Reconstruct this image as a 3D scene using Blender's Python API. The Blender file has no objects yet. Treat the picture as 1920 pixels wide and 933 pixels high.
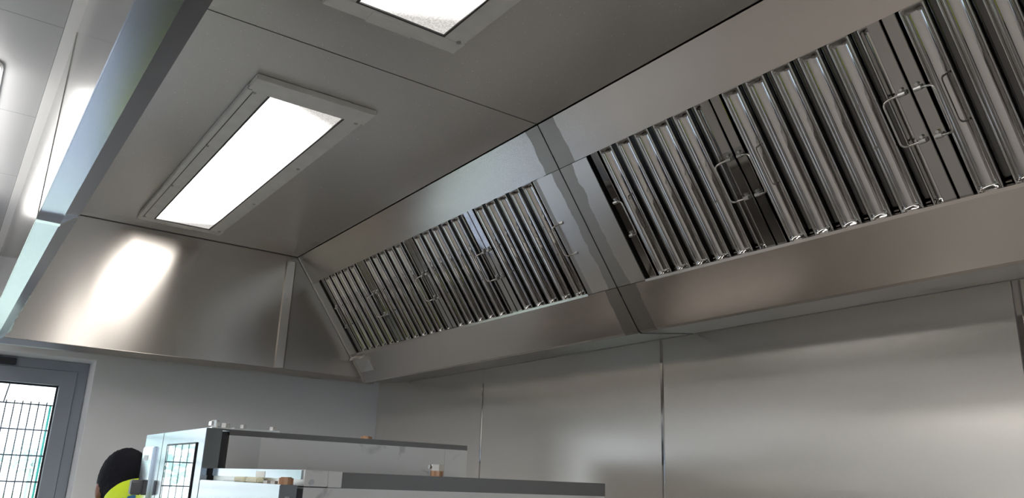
import bpy, bmesh, math, random
from mathutils import Vector, Matrix, noise

random.seed(7)
SC = bpy.context.scene
COL = SC.collection
H = 1.6                                    # eye height of the camera

# ------------------------------------------------------------------ materials
def new_mat(name):
    m = bpy.data.materials.new(name); m.use_nodes = True
    nt = m.node_tree; nt.nodes.clear()
    out = nt.nodes.new('ShaderNodeOutputMaterial')
    return m, nt, out

def N(nt, kind, **kw):
    n = nt.nodes.new(kind)
    for k, v in kw.items():
        if k in n.inputs: n.inputs[k].default_value = v
        else: setattr(n, k, v)
    return n

def rgb(c): return (c[0], c[1], c[2], 1.0)

def plain(name, color, rough=.5, metal=0., bump=0., bscale=200., vary=0., vscale=3., spec=.5):
    m, nt, out = new_mat(name)
    p = N(nt, 'ShaderNodeBsdfPrincipled'); p.inputs['Roughness'].default_value = rough
    p.inputs['Metallic'].default_value = metal
    p.inputs['Specular IOR Level'].default_value = spec
    p.inputs['Base Color'].default_value = rgb(color)
    tc = N(nt, 'ShaderNodeTexCoord')
    nz = N(nt, 'ShaderNodeTexNoise'); nz.inputs['Scale'].default_value = vscale; nz.inputs['Detail'].default_value = 4
    nt.links.new(tc.outputs['Object'], nz.inputs['Vector'])
    mx = N(nt, 'ShaderNodeMix', data_type='RGBA')
    mx.inputs[6].default_value = rgb([c*(1-vary) for c in color]); mx.inputs[7].default_value = rgb([min(1, c*(1+vary)) for c in color])
    nt.links.new(nz.outputs['Fac'], mx.inputs[0]); nt.links.new(mx.outputs[2], p.inputs['Base Color'])
    if bump:
        n2 = N(nt, 'ShaderNodeTexNoise'); n2.inputs['Scale'].default_value = bscale
        nt.links.new(tc.outputs['Object'], n2.inputs['Vector'])
        b = N(nt, 'ShaderNodeBump'); b.inputs['Strength'].default_value = bump; b.inputs['Distance'].default_value = .002
        nt.links.new(n2.outputs['Fac'], b.inputs['Height']); nt.links.new(b.outputs['Normal'], p.inputs['Normal'])
    nt.links.new(p.outputs[0], out.inputs[0])
    return m

def steel(name, color, rough=.25, aniso=0., rot=0., wav=0., smudge=0., grain=.008, patch=None, wscale=1.5, metal=1.0):
    """sheet steel: fine rolled grain, slow waviness, optional hand smudges; patch = list of (x, half width) bands of dull film residue"""
    m, nt, out = new_mat(name)
    L = nt.links.new
    p = N(nt, 'ShaderNodeBsdfPrincipled'); p.inputs['Metallic'].default_value = metal
    tc = N(nt, 'ShaderNodeTexCoord')
    n1 = N(nt, 'ShaderNodeTexNoise'); n1.inputs['Scale'].default_value = 260; n1.inputs['Detail'].default_value = 2
    mp = N(nt, 'ShaderNodeMapping'); mp.inputs['Scale'].default_value = (1, 1, 1)
    L(tc.outputs['Object'], mp.inputs['Vector']); L(mp.outputs[0], n1.inputs['Vector'])
    n2 = N(nt, 'ShaderNodeTexNoise'); n2.inputs['Scale'].default_value = 2.2; n2.inputs['Detail'].default_value = 5
    L(tc.outputs['Object'], n2.inputs['Vector'])
    # colour
    mx = N(nt, 'ShaderNodeMix', data_type='RGBA')
    mx.inputs[6].default_value = rgb([c*.94 for c in color]); mx.inputs[7].default_value = rgb([min(1, c*1.06) for c in color])
    L(n2.outputs['Fac'], mx.inputs[0])
    col = mx.outputs[2]
    # roughness
    mr = N(nt, 'ShaderNodeMapRange'); mr.inputs['To Min'].default_value = rough-grain; mr.inputs['To Max'].default_value = rough+grain
    L(n1.outputs['Fac'], mr.inputs['Value'])
    ro = mr.outputs[0]
    if smudge:
        n3 = N(nt, 'ShaderNodeTexNoise'); n3.inputs['Scale'].default_value = 9; n3.inputs['Detail'].default_value = 6; n3.inputs['Distortion'].default_value = 1.2
        L(tc.outputs['Object'], n3.inputs['Vector'])
        cr = N(nt, 'ShaderNodeValToRGB'); cr.color_ramp.elements[0].position = .6; cr.color_ramp.elements[1].position = .72
        L(n3.outputs['Fac'], cr.inputs[0])
        mm = N(nt, 'ShaderNodeMix', data_type='RGBA'); L(cr.outputs[0], mm.inputs[0]); L(col, mm.inputs[6])
        mm.inputs[7].default_value = rgb([c*(1-smudge) for c in color]); col = mm.outputs[2]
    if patch:
        sx = N(nt, 'ShaderNodeSeparateXYZ'); L(tc.outputs['Object'], sx.inputs[0])
        n4 = N(nt, 'ShaderNodeTexNoise'); n4.inputs['Scale'].default_value = 14; n4.inputs['Detail'].default_value = 4
        L(tc.outputs['Object'], n4.inputs['Vector'])
        total = None
        for (px, hw, amp) in patch:
            s = N(nt, 'ShaderNodeMath', operation='SUBTRACT'); L(sx.outputs[0], s.inputs[0]); s.inputs[1].default_value = px
            a = N(nt, 'ShaderNodeMath', operation='ABSOLUTE'); L(s.outputs[0], a.inputs[0])
            j = N(nt, 'ShaderNodeMath', operation='MULTIPLY_ADD'); L(n4.outputs['Fac'], j.inputs[0]); j.inputs[1].default_value = amp; j.inputs[2].default_value = hw-amp*.5
            c = N(nt, 'ShaderNodeMath', operation='LESS_THAN'); L(a.outputs[0], c.inputs[0]); L(j.outputs[0], c.inputs[1])
            if total is None: total = c.outputs[0]
            else:
                ad = N(nt, 'ShaderNodeMath', operation='MAXIMUM'); L(total, ad.inputs[0]); L(c.outputs[0], ad.inputs[1]); total = ad.outputs[0]
        mm = N(nt, 'ShaderNodeMix', data_type='RGBA'); L(total, mm.inputs[0]); L(col, mm.inputs[6])
        mm.inputs[7].default_value = rgb([c*.62 for c in color]); col = mm.outputs[2]
        rr = N(nt, 'ShaderNodeMath', operation='MULTIPLY_ADD'); L(total, rr.inputs[0]); rr.inputs[1].default_value = .12; L(ro, rr.inputs[2]); ro = rr.outputs[0]
    L(col, p.inputs['Base Color']); L(ro, p.inputs['Roughness'])
    if aniso:
        p.inputs['Anisotropic'].default_value = aniso; p.inputs['Anisotropic Rotation'].default_value = rot
        t = N(nt, 'ShaderNodeTangent', direction_type='UV_MAP', uv_map='UVMap'); L(t.outputs[0], p.inputs['Tangent'])
    if wav:
        n5 = N(nt, 'ShaderNodeTexNoise'); n5.inputs['Scale'].default_value = wscale; n5.inputs['Detail'].default_value = 1
        L(tc.outputs['Object'], n5.inputs['Vector'])
        b = N(nt, 'ShaderNodeBump'); b.inputs['Strength'].default_value = 1.0; b.inputs['Distance'].default_value = wav
        L(n5.outputs['Fac'], b.inputs['Height']); L(b.outputs['Normal'], p.inputs['Normal'])
    L(p.outputs[0], out.inputs[0])
    return m

WARM = (.66, .62, .585)
M = {}
M['hood']    = steel('canopy_steel', WARM, .27, wav=.004)
M['ceil']    = steel('canopy_ceiling_steel', (.70, .685, .67), .27, wav=.004, metal=.66)
M['endp']    = steel('canopy_end_steel', (.60, .56, .52), .20, aniso=.85, rot=.25, wav=.003)
M['rail']    = steel('canopy_rail_steel', (.49, .455, .425), .25, wav=.004, patch=[(-.02, .075, .03)])
M['blank']   = steel('canopy_blank_steel', (.62, .59, .57), .33, patch=[(-.02, .05, .05), (-.165, .012, .004)])
M['front']   = steel('canopy_front_steel', (.52, .515, .505), .16, wav=.004)
M['clad']    = steel('cladding_steel', (.76, .735, .70), .25, aniso=.5, rot=0., metal=.74, wav=.0008, wscale=1.1)
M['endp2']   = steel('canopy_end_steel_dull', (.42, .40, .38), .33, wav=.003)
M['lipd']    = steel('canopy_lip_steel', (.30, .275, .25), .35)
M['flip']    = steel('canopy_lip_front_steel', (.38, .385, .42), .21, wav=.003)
M['under']   = steel('shaded_underside_steel', (.24, .225, .21), .34)  # dark copy of the canopy steel, the underside's shade held in its colour
M['trim']    = steel('bright_trim_steel', (.72, .71, .70), .08, grain=.01)
M['mirror']  = steel('mirror_steel', (.48, .47, .46), .035, grain=0.0)
M['mirror2'] = steel('shaded_rear_baffle_steel', (.09, .088, .086), .10, grain=.01)  # darkened mirror steel: shade of the gaps put into the colour
M['frame']   = steel('filter_frame_steel', (.30, .29, .28), .06, grain=0.0)
M['wire']    = steel('handle_wire_steel', (.55, .53, .51), .18)
M['oven']    = steel('oven_case_steel', (.68, .655, .615), .36, smudge=.35, wav=.002)
M['ovenf']   = steel('oven_front_steel', (.31, .335, .355), .12, grain=.015, wav=.001)
M['ovenlid'] = steel('oven_lid_steel', (.16, .15, .14), .25)
M['dark']    = plain('black_gasket', (.010, .010, .013), .5)
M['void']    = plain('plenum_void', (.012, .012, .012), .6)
M['brass']   = plain('copper_brass', (.40, .23, .14), .3, 1.0)
M['bolt']    = plain('zinc_bolt', (.70, .69, .66), .25, 1.0)
M['cream']   = plain('cream_plastic', (.72, .70, .52), .5)
M['lframe']  = plain('light_frame_aluminium', (.80, .80, .78), .5, .3, vary=.12, vscale=18)
M['lslot']   = plain('light_slot_dark', (.10, .10, .10), .5, .5)
M['wallp']   = plain('end_wall_paint', (.70, .72, .765), .6, vary=.02)
M['white']   = plain('white_wall', (.74, .72, .69), .6)
M['reveal']  = plain('white_reveal', (.80, .82, .86), .45)
M['upvc']    = plain('grey_door_frame', (.24, .265, .32), .38)
M['vent']    = plain('dark_vent', (.02, .02, .028), .5)
M['floor']   = plain('vinyl_floor', (.34, .32, .30), .5, vary=.1, vscale=40)
M['grass']   = plain('grass', (.46, .52, .38), .9, vary=.2, vscale=6)
M['paving']  = plain('grey_paving', (.40, .415, .45), .7, vary=.1, vscale=5)  # even cool grey of concrete paving
M['post']    = plain('green_post', (.06, .48, .34), .5)
M['fwire']   = plain('fence_wire', (.012, .016, .018), .8, spec=.1)
M['leaf']    = plain('leaves', (.66, .78, .74), .9, vary=.2, vscale=9)
M['bark']    = plain('bark', (.5, .52, .48), .9)
M['skin']    = plain('skin', (.17, .075, .05), .5, vary=.1, vscale=20)
M['hair']    = plain('black_hair', (.006, .0065, .011), .8, spec=.15, bump=1.0, bscale=260, vary=.6, vscale=120)
M['hiviz']   = plain('hi_vis_yellow', (.50, .66, .012), .65, bump=.3, bscale=25, vary=.08, vscale=8)
M['blueband']= plain('blue_band', (.02, .16, .36), .6)
M['navy']    = plain('navy_cloth', (.010, .014, .028), .8)
M['shoe']    = plain('black_leather', (.012, .012, .012), .5)
M['silver']  = plain('reflective_tape', (.55, .56, .56), .35, .3)
M['knob']    = plain('grey_knob', (.085, .085, .095), .4)
M['screw']   = plain('screw_steel', (.5, .5, .5), .3, 1.0)
M['badge']   = plain('pale_grey_print', (.62, .66, .70), .4)
M['lumbody'] = plain('luminaire_white', (.8, .8, .8), .4)

# tiled ceiling: 600 mm grid of faint joints
def tile_mat():
    m, nt, out = new_mat('ceiling_tiles'); L = nt.links.new
    p = N(nt, 'ShaderNodeBsdfPrincipled'); p.inputs['Roughness'].default_value = .5
    tc = N(nt, 'ShaderNodeTexCoord'); sx = N(nt, 'ShaderNodeSeparateXYZ'); L(tc.outputs['Object'], sx.inputs[0])
    def line(o, off, w):
        a = N(nt, 'ShaderNodeMath', operation='ADD'); L(o, a.inputs[0]); a.inputs[1].default_value = off+60.
        f = N(nt, 'ShaderNodeMath', operation='MODULO'); L(a.outputs[0], f.inputs[0]); f.inputs[1].default_value = .6
        c = N(nt, 'ShaderNodeMath', operation='LESS_THAN'); L(f.outputs[0], c.inputs[0]); c.inputs[1].default_value = w
        return c.outputs[0]
    lx = line(sx.outputs[0], 1.93, .0035); ly = line(sx.outputs[1], -.064, .003)
    mx = N(nt, 'ShaderNodeMath', operation='MAXIMUM'); L(lx, mx.inputs[0]); L(ly, mx.inputs[1])
    n = N(nt, 'ShaderNodeTexNoise'); n.inputs['Scale'].default_value = 2
    L(tc.outputs['Object'], n.inputs['Vector'])
    c0 = N(nt, 'ShaderNodeMix', data_type='RGBA'); L(n.outputs['Fac'], c0.inputs[0])
    c0.inputs[6].default_value = rgb((.40, .405, .415)); c0.inputs[7].default_value = rgb((.44, .445, .455))
    c1 = N(nt, 'ShaderNodeMix', data_type='RGBA'); L(mx.outputs[0], c1.inputs[0]); L(c0.outputs[2], c1.inputs[6]); c1.inputs[7].default_value = rgb((.24, .24, .25))
    L(c1.outputs[2], p.inputs['Base Color']); L(p.outputs[0], out.inputs[0])
    return m
M['tiles'] = tile_mat()

def glass_mat(name, tint, ior=1.45):
    m, nt, out = new_mat(name); L = nt.links.new
    t = N(nt, 'ShaderNodeBsdfTransparent'); t.inputs[0].default_value = rgb(tint)
    g = N(nt, 'ShaderNodeBsdfGlossy'); g.inputs['Roughness'].default_value = .02
    f = N(nt, 'ShaderNodeFresnel'); f.inputs[0].default_value = ior
    mx = N(nt, 'ShaderNodeMixShader'); L(f.outputs[0], mx.inputs[0]); L(t.outputs[0], mx.inputs[1]); L(g.outputs[0], mx.inputs[2])
    L(mx.outputs[0], out.inputs[0]); return m
M['glass'] = glass_mat('clear_glass', (.96, .98, .99))
M['frost'] = glass_mat('tinted_glass', (.34, .37, .41))
M['ovenglass'] = steel('oven_door_glass', (.80, .86, .83), .015, grain=.004)

def lens_mat(name, x0, x1, strength, bumps=True):
    """lit prismatic diffuser: bright over the tubes, dimmer near the two ends (object X runs along the tubes)"""
    m, nt, out = new_mat(name); L = nt.links.new
    tc = N(nt, 'ShaderNodeTexCoord'); sx = N(nt, 'ShaderNodeSeparateXYZ'); L(tc.outputs['Object'], sx.inputs[0])
    half = (x1-x0)/2
    ab = N(nt, 'ShaderNodeMath', operation='ABSOLUTE'); L(sx.outputs[0], ab.inputs[0])
    ay = N(nt, 'ShaderNodeMath', operation='MULTIPLY_ADD'); L(sx.outputs[1], ay.inputs[0]); ay.inputs[1].default_value = -.35; ay.inputs[2].default_value = 0
    s = N(nt, 'ShaderNodeMath', operation='ADD'); L(ab.outputs[0], s.inputs[0])
    ayy = N(nt, 'ShaderNodeMath', operation='MULTIPLY'); L(sx.outputs[1], ayy.inputs[0]); ayy.inputs[1].default_value = .5
    L(ayy.outputs[0], s.inputs[1])
    mr = N(nt, 'ShaderNodeMapRange', interpolation_type='SMOOTHSTEP'); mr.inputs['From Min'].default_value = half*.74; mr.inputs['From Max'].default_value = half*.99
    mr.inputs['To Min'].default_value = strength; mr.inputs['To Max'].default_value = .5
    L(s.outputs[0], mr.inputs['Value'])
    vo = N(nt, 'ShaderNodeTexVoronoi'); vo.inputs['Scale'].default_value = 170; L(tc.outputs['Object'], vo.inputs['Vector'])
    k = N(nt, 'ShaderNodeMapRange'); k.inputs['From Max'].default_value = .8; k.inputs['To Min'].default_value = .75; k.inputs['To Max'].default_value = 1.25; L(vo.outputs['Distance'], k.inputs['Value'])
    mu = N(nt, 'ShaderNodeMath', operation='MULTIPLY'); L(mr.outputs[0], mu.inputs[0]); L(k.outputs[0], mu.inputs[1])
    e = N(nt, 'ShaderNodeEmission'); e.inputs[0].default_value = (1.0, .965, .92, 1); L(mu.outputs[0], e.inputs[1])
    L(e.outputs[0], out.inputs[0]); return m

def emis(name, color, s):
    m, nt, out = new_mat(name); e = N(nt, 'ShaderNodeEmission'); e.inputs[0].default_value = rgb(color); e.inputs[1].default_value = s
    nt.links.new(e.outputs[0], out.inputs[0]); return m
M['lum'] = emis('luminaire_glow', (1, .97, .93), 10.0)

# ------------------------------------------------------------------ mesh helpers
def box(bm, x0, x1, y0, y1, z0, z1):
    v = [bm.verts.new(p) for p in ((x0,y0,z0),(x1,y0,z0),(x1,y1,z0),(x0,y1,z0),(x0,y0,z1),(x1,y0,z1),(x1,y1,z1),(x0,y1,z1))]
    for f in ((0,3,2,1),(4,5,6,7),(0,1,5,4),(1,2,6,5),(2,3,7,6),(3,0,4,7)): bm.faces.new([v[i] for i in f])

def prism(bm, pts, axis, a0, a1):
    """closed 2-D profile extruded along an axis; axis 'x' -> pts are (y,z), 'y' -> (x,z), 'z' -> (x,y)"""
    def P(p, a): return {'x': (a, p[0], p[1]), 'y': (p[0], a, p[1]), 'z': (p[0], p[1], a)}[axis]
    A = [bm.verts.new(P(p, a0)) for p in pts]; B = [bm.verts.new(P(p, a1)) for p in pts]
    n = len(pts)
    for i in range(n): bm.faces.new((A[i], A[(i+1) % n], B[(i+1) % n], B[i]))
    bm.faces.new(A); bm.faces.new(B[::-1])

def sheet(pts, t):
    """open 2-D polyline -> closed outline of thickness t (offset to its left)"""
    out = []
    n = len(pts)
    for i in range(n):
        d0 = Vector(pts[i])-Vector(pts[i-1]) if i > 0 else Vector(pts[1])-Vector(pts[0])
        d1 = Vector(pts[i+1])-Vector(pts[i]) if i < n-1 else d0
        d0.normalize(); d1.normalize()
        nn = Vector((-d0.y, d0.x))+Vector((-d1.y, d1.x)); nn.normalize()
        c = max(.3, nn.dot(Vector((-d0.y, d0.x))))
        out.append(tuple(Vector(pts[i])+nn*(t/c)))
    return list(pts)+out[::-1]

def cyl(bm, p0, p1, r, seg=14, r1=None):
    p0 = Vector(p0); p1 = Vector(p1); d = (p1-p0).normalized()
    a = d.orthogonal().normalized(); b = d.cross(a); r1 = r if r1 is None else r1
    A = []; B = []
    for i in range(seg):
        t = 2*math.pi*i/seg; o = a*math.cos(t)+b*math.sin(t)
        A.append(bm.verts.new(p0+o*r)); B.append(bm.verts.new(p1+o*r1))
    for i in range(seg): bm.faces.new((A[i], A[(i+1) % seg], B[(i+1) % seg], B[i]))
    bm.faces.new(A[::-1]); bm.faces.new(B)

def tube(bm, pts, r, seg=8):
    pts = [Vector(p) for p in pts]; rings = []
    ref = (pts[1]-pts[0]).normalized().orthogonal()
    for i, p in enumerate(pts):
        d = (pts[min(i+1, len(pts)-1)]-pts[max(i-1, 0)]).normalized()
        a = (ref-d*ref.dot(d)).normalized(); ref = a; b = d.cross(a)
        rings.append([bm.verts.new(p+(a*math.cos(2*math.pi*k/seg)+b*math.sin(2*math.pi*k/seg))*r) for k in range(seg)])
    for A, B in zip(rings, rings[1:]):
        for k in range(seg): bm.faces.new((A[k], A[(k+1) % seg], B[(k+1) % seg], B[k]))
    bm.faces.new(rings[0][::-1]); bm.faces.new(rings[-1])

def rounded(pts, r, n=5):
    """round the inner corners of a 3-D polyline"""
    pts = [Vector(p) for p in pts]; out = [pts[0]]
    for a, b, c in zip(pts, pts[1:], pts[2:]):
        u = (a-b).normalized(); v = (c-b).normalized()
        for i in range(n+1):
            t = i/n
            out.append((b+u*r)*(1-t)**2 + b*2*t*(1-t) + (b+v*r)*t*t)
    out.append(pts[-1]); return out

def finish(bm, name, mat, smooth=False, bevel=0.):
    bmesh.ops.recalc_face_normals(bm, faces=bm.faces)
    if bevel:
        bmesh.ops.bevel(bm, geom=[e for e in bm.edges if len(e.link_faces) == 2 and e.calc_face_angle() > .6], offset=bevel, segments=2, affect='EDGES', clamp_overlap=True)
    uv = bm.loops.layers.uv.new('UVMap')
    bm.normal_update()
    for f in bm.faces:
        n = f.normal
        u = Vector((0, 1, 0)) if abs(n.x) > .8 else Vector((1, 0, 0))
        w = n.cross(u)
        for l in f.loops: l[uv].uv = (l.vert.co.dot(u), l.vert.co.dot(w))
        f.smooth = smooth
    me = bpy.data.meshes.new(name); bm.to_mesh(me); bm.free()
    me.materials.append(mat)
    return me

def obj(name, bm, mat, parent=None, smooth=False, bevel=0., local=False, loc=None):
    """mesh object; bm in world coordinates unless local. parent is an unrotated Empty at its location"""
    me = bm if isinstance(bm, bpy.types.Mesh) else None
    if me is None:
        if parent is not None and not local:
            off = Vector((0, 0, 0)); q = parent
            while q is not None: off += q.location; q = q.parent
            bmesh.ops.translate(bm, vec=-off, verts=bm.verts)
        elif loc is not None:
            bmesh.ops.translate(bm, vec=-Vector(loc), verts=bm.verts)
        me = finish(bm, name, mat, smooth, bevel)
    o = bpy.data.objects.new(name, me); COL.objects.link(o)
    if parent is not None: o.parent = parent
    elif loc is not None: o.location = loc
    return o

def thing(name, label, cat, loc=(0, 0, 0), group=None):
    o = bpy.data.objects.new(name, None); COL.objects.link(o)
    o.location = loc; o.empty_display_size = .1
    o['label'] = label; o['category'] = cat
    if group: o['group'] = group
    return o

def tag(o, label, cat, group=None, kind=None):
    o['label'] = label; o['category'] = cat
    if group: o['group'] = group
    if kind: o['kind'] = kind
    return o

def struct(name, bm, mat, label=None, bevel=0.):
    o = obj(name, bm, mat, bevel=bevel); o['kind'] = 'structure'
    if label: o['label'] = label
    return o

def B(): return bmesh.new()
def boxo(name, d, mat, parent=None, bevel=0.):
    b = B(); box(b, *d); return obj(name, b, mat, parent, bevel=bevel)
def Z(z): return H+z

def ring0(bm, x0, x1, ya, yb, za, zb, w):
    box(bm, x0, x1, ya, ya+w, za, zb); box(bm, x0, x1, yb-w, yb, za, zb); box(bm, x0, x1, ya+w, yb-w, za, za+w); box(bm, x0, x1, ya+w, yb-w, zb-w, zb)
# ------------------------------------------------------------------ room shell
XE = -4.451          # end wall
YW = 2.15            # steel clad wall
YL, XR = -3.4, 3.6   # the two walls behind the camera
ZT = Z(.968)         # suspended ceiling
b = B(); box(b, XE-.3, XR+.2, YL-.2, YW+.2, -.1, 0); struct('floor', b, M['floor'], 'brown grey vinyl kitchen floor')
b = B(); box(b, XE-.3, XR+.2, YW+.004, YW+.2, 0, 3.1); struct('wall_right', b, M['white'], 'plain wall behind the steel cladding')
DY0, DY1, DZ1 = -.75, .595, Z(.524)      # doorway in the end wall
b = B()
box(b, XE-.3, XE, YL-.2, DY0, 0, 1.74); box(b, XE-.3, XE, YL-.2, DY0, 2.06, 3.1); box(b, XE-.3, XE, YL-.2, -3.2, 1.74, 2.06); box(b, XE-.3, XE, -1.0, DY0, 1.74, 2.06); box(b, XE-.3, XE, DY1, YW+.004, 0, 3.1); box(b, XE-.3, XE, DY0, DY1, DZ1, 3.1)
struct('wall_far', b, M['wallp'], 'grey painted end wall around the glazed door')
# wall behind the camera's left with a long high window
WX0, WX1, WZ0, WZ1 = -4.3, 2.8, 1.70, 2.06
b = B()
box(b, XE-.3, XR+.2, YL-.2, YL, 0, WZ0); box(b, XE-.3, XR+.2, YL-.2, YL, WZ1, 3.1)
box(b, XE-.3, WX0, YL-.2, YL, WZ0, WZ1); box(b, WX1, XR+.2, YL-.2, YL, WZ0, WZ1)
struct('wall_left', b, M['white'], 'pale wall opposite the steel cladding')
b = B(); box(b, XR, XR+.2, YL-.2, YW+.2, 0, .9); box(b, XR, XR+.2, YL-.2, YW+.2, 2.2, 3.1); box(b, XR, XR+.2, YL-.2, -2.6, .9, 2.2); box(b, XR, XR+.2, 1.7, YW+.2, .9, 2.2); struct('wall_near', b, M['white'], 'pale wall behind the camera')
w = B()
box(w, WX0, WX1, YL-.09, YL-.03, WZ0, WZ0+.05); box(w, WX0, WX1, YL-.09, YL-.03, WZ1-.05, WZ1)
for i in range(5):
    x = WX0+.025+(WX1-WX0-.05)*i/4
    box(w, x-.025, x+.025, YL-.09, YL-.03, WZ0, WZ1)
win = struct('window_1', w, M['upvc'], 'long high window opposite the steel wall')
boxo('pane', (WX0+.05, WX1-.05, YL-.064, YL-.056, WZ0+.05, WZ1-.05), M['frost'], win)
b = B(); ring0(b, XE-.09, XE-.03, -3.2, -1.0, 1.74, 2.06, .04)
win = struct('window_2', b, M['upvc'], 'high window in the end wall left of the glazed door')
boxo('pane', (XE-.064, XE-.056, -3.16, -1.04, 1.78, 2.02), M['frost'], win)
b = B(); ring0(b, XR+.03, XR+.09, -2.6, 1.7, .9, 2.2, .05)  # unseen window, added for cool light on the ovens and end wall
win = struct('added_window', b, M['upvc'], 'wide unseen window added behind the camera to brighten the room')
boxo('pane', (XR+.056, XR+.064, -2.55, 1.65, .95, 2.15), glass_mat('lightly_tinted_glass', (.62, .66, .70)), win)
# suspended ceiling (with the opening the canopy fills) and the roof slab over it
b = B()
box(b, XE, XR, YL, .066, ZT, ZT+.02); box(b, XE, -4.30, .066, YW, ZT, ZT+.02); box(b, .34, XR, .066, YW, ZT, ZT+.02)
struct('ceiling', b, M['tiles'], 'white suspended ceiling tiles')
b = B(); box(b, XE, XR, .066, .0925, ZT-.003, ZT+.02); struct('trim_1', b, M['lumbody'], 'white edge trim between ceiling tiles and canopy')
b = B(); box(b, XE-.3, XR+.2, YL-.2, YW+.2, 3.0, 3.1); struct('ceiling_2', b, M['white'])

# glazed door in its reveal
XF = -4.63
b = B()
box(b, XE-.3, XE-.002, DY1-.002, DY1+.003, 0, DZ1); box(b, XE-.3, XE-.002, DY0-.003, DY0+.002, 0, DZ1); box(b, XE-.3, XE-.002, DY0, DY1, DZ1-.002, DZ1+.003)
struct('trim_2', b, M['reveal'], 'white reveal around the glazed door')
def ring(bm, x0, x1, ya, yb, za, zb, wy, wt, wb):
    box(bm, x0, x1, ya, ya+wy, za, zb); box(bm, x0, x1, yb-wy, yb, za, zb)
    box(bm, x0, x1, ya+wy, yb-wy, zb-wt, zb); box(bm, x0, x1, ya+wy, yb-wy, za, za+wb)
b = B(); ring(b, XF-.07, XF, DY0+.003, DY1-.006, 0, DZ1-.004, .046, .046, .03)
dr = struct('door_1', b, M['upvc'], 'grey framed glazed door with fence behind it')
b = B(); ring(b, XF-.065, XF+.006, DY0+.052, DY1-.055, .035, DZ1-.053, .068, .072, .12); obj('sash', b, M['upvc'], dr)
b = B(); ring(b, XF-.055, XF-.045, DY0+.12, DY1-.123, .155, DZ1-.125, .008, .008, .008); obj('gasket', b, M['dark'], dr)
boxo('pane', (XF-.054, XF-.046, DY0+.122, DY1-.125, .157, DZ1-.127), M['glass'], dr)
boxo('vent', (XF-.002, XF+.018, -.30, .265, DZ1-.046, DZ1-.012), M['vent'], dr, bevel=.003)

# ------------------------------------------------------------------ steel cladding on the right wall
SX = [-3.296, -2.091, -.862]
edges = [XE+.002]+SX+[.45, 1.7, 2.95]
lab = ['narrow brushed steel wall sheet in the corner, behind the far oven',
       'brushed steel wall sheet behind the ovens, between the first and second joint strips',
       'wide brushed steel wall sheet under the large near filters, right of the ovens',
       'brushed steel wall sheet at the right edge of the photo, beyond the last joint strip',
       'brushed steel wall sheet beyond the right edge, nearest the camera']
for i in range(len(lab)):
    b = B(); box(b, edges[i]+.002, edges[i+1]-.002, YW-.0, YW+.0035, 0, Z(.5415) if i else Z(.95))
    # keep the face finely divided so the slight waviness shades evenly
    o = obj('steel_wall_sheet', b, M['clad'], loc=((edges[i]+edges[i+1])/2, YW, 0))
    tag(o, lab[i], 'wall panel', 'brushed steel sheets cladding the wall')
for i, x in enumerate(SX+[.45]):
    b = B(); wd = .008 if i < 2 else .011
    prism(b, [(x-wd, YW-.0005), (x-wd*.6, YW-.003), (x+wd*.6, YW-.003), (x+wd, YW-.0005)], 'z', 0, Z(.541))
    o = obj('joint_strip', b, M['trim'], loc=(x, YW, 0))
    tag(o, ['bright vertical joint strip on the steel wall, left one, above the far oven',
            'bright vertical joint strip in the middle of the steel wall',
            'dark reflecting vertical joint strip at the right edge of the steel wall',
            'vertical joint strip of the steel wall beyond the right edge'][i], 'joint strip', 'joint strips on the steel wall')

# ------------------------------------------------------------------ extraction canopy
X0, XS, X1 = -4.07, -1.923, .28
YC, ZC = 1.420, Z(1.138)
YP, ZP = 1.873, Z(.508)
YJ, ZJ = 2.147, Z(.543)
t2 = Vector((YP-YC, ZP-ZC)); LEN = t2.length; t2.normalize()
n2 = Vector((-t2.y, t2.x)); n2 = n2 if n2.x > 0 else -n2       # points back into the plenum (towards the wall, up)
def PL(v, d=0.): return (YC+t2.x*v+n2.x*d, ZC+t2.y*v+n2.y*d)
V0, V1 = .164, .604
can = thing('extraction_canopy', 'long stainless steel kitchen extraction canopy fixed above the ovens', 'extraction canopy', ((X0+X1)/2, 1.1, Z(.508)))
secs = [(X0, XS-.0025), (XS+.0025, X1)]
for i, (a, c) in enumerate(secs):
    boxo('ceiling_panel', (a, c, .105, YC-.004, ZC, ZC+.002), M['ceil'], can)
    a0 = a-(.115 if i == 0 else 0)
    b = B(); prism(b, sheet([(.094, Z(.5205)), (.094, Z(1.145))], .002), 'x', a0, c); obj('front_skirt', b, M['front'], can)
    b = B(); prism(b, sheet([(.169, Z(.537)), (.138, Z(.520)), (.094, Z(.520))], .002), 'x', a0, c); obj('front_lip', b, M['flip'], can)
    b = B(); prism(b, sheet([PL(.003), PL(V0-.0015)], .002)[::1], 'x', a, c); obj('upper_rail', b, M['rail'], can)
    b = B(); prism(b, sheet([PL(V1+.0015), PL(LEN-.006), (YP+.008, ZP+.0005)], .002), 'x', a, c); obj('lower_rail', b, M['rail'], can)
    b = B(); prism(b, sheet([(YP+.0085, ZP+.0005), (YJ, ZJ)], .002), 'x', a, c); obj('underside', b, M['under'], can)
    # closed plenum box behind the filters
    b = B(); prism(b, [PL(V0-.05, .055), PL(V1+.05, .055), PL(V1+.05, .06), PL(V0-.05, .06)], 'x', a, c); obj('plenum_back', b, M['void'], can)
    boxo('outer_top', (a, c, .094, YJ, ZC+.012, ZC+.014), M['hood'], can)
boxo('seam_backing', (XS-.006, XS+.006, .105, YC, ZC+.0025, ZC+.005), M['dark'], can)
OP = [(X0+.004, -3.972), (-2.070, XS-.0015), (XS+.0015, -1.788), (.17, X1-.003)]      # blank panels beside the filter openings
for a, c in OP:
    b = B(); prism(b, sheet([PL(V0+.0005), PL(V1-.0005)], .002), 'x', a, c); obj('blank_panel', b, M['blank'], can)
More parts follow.
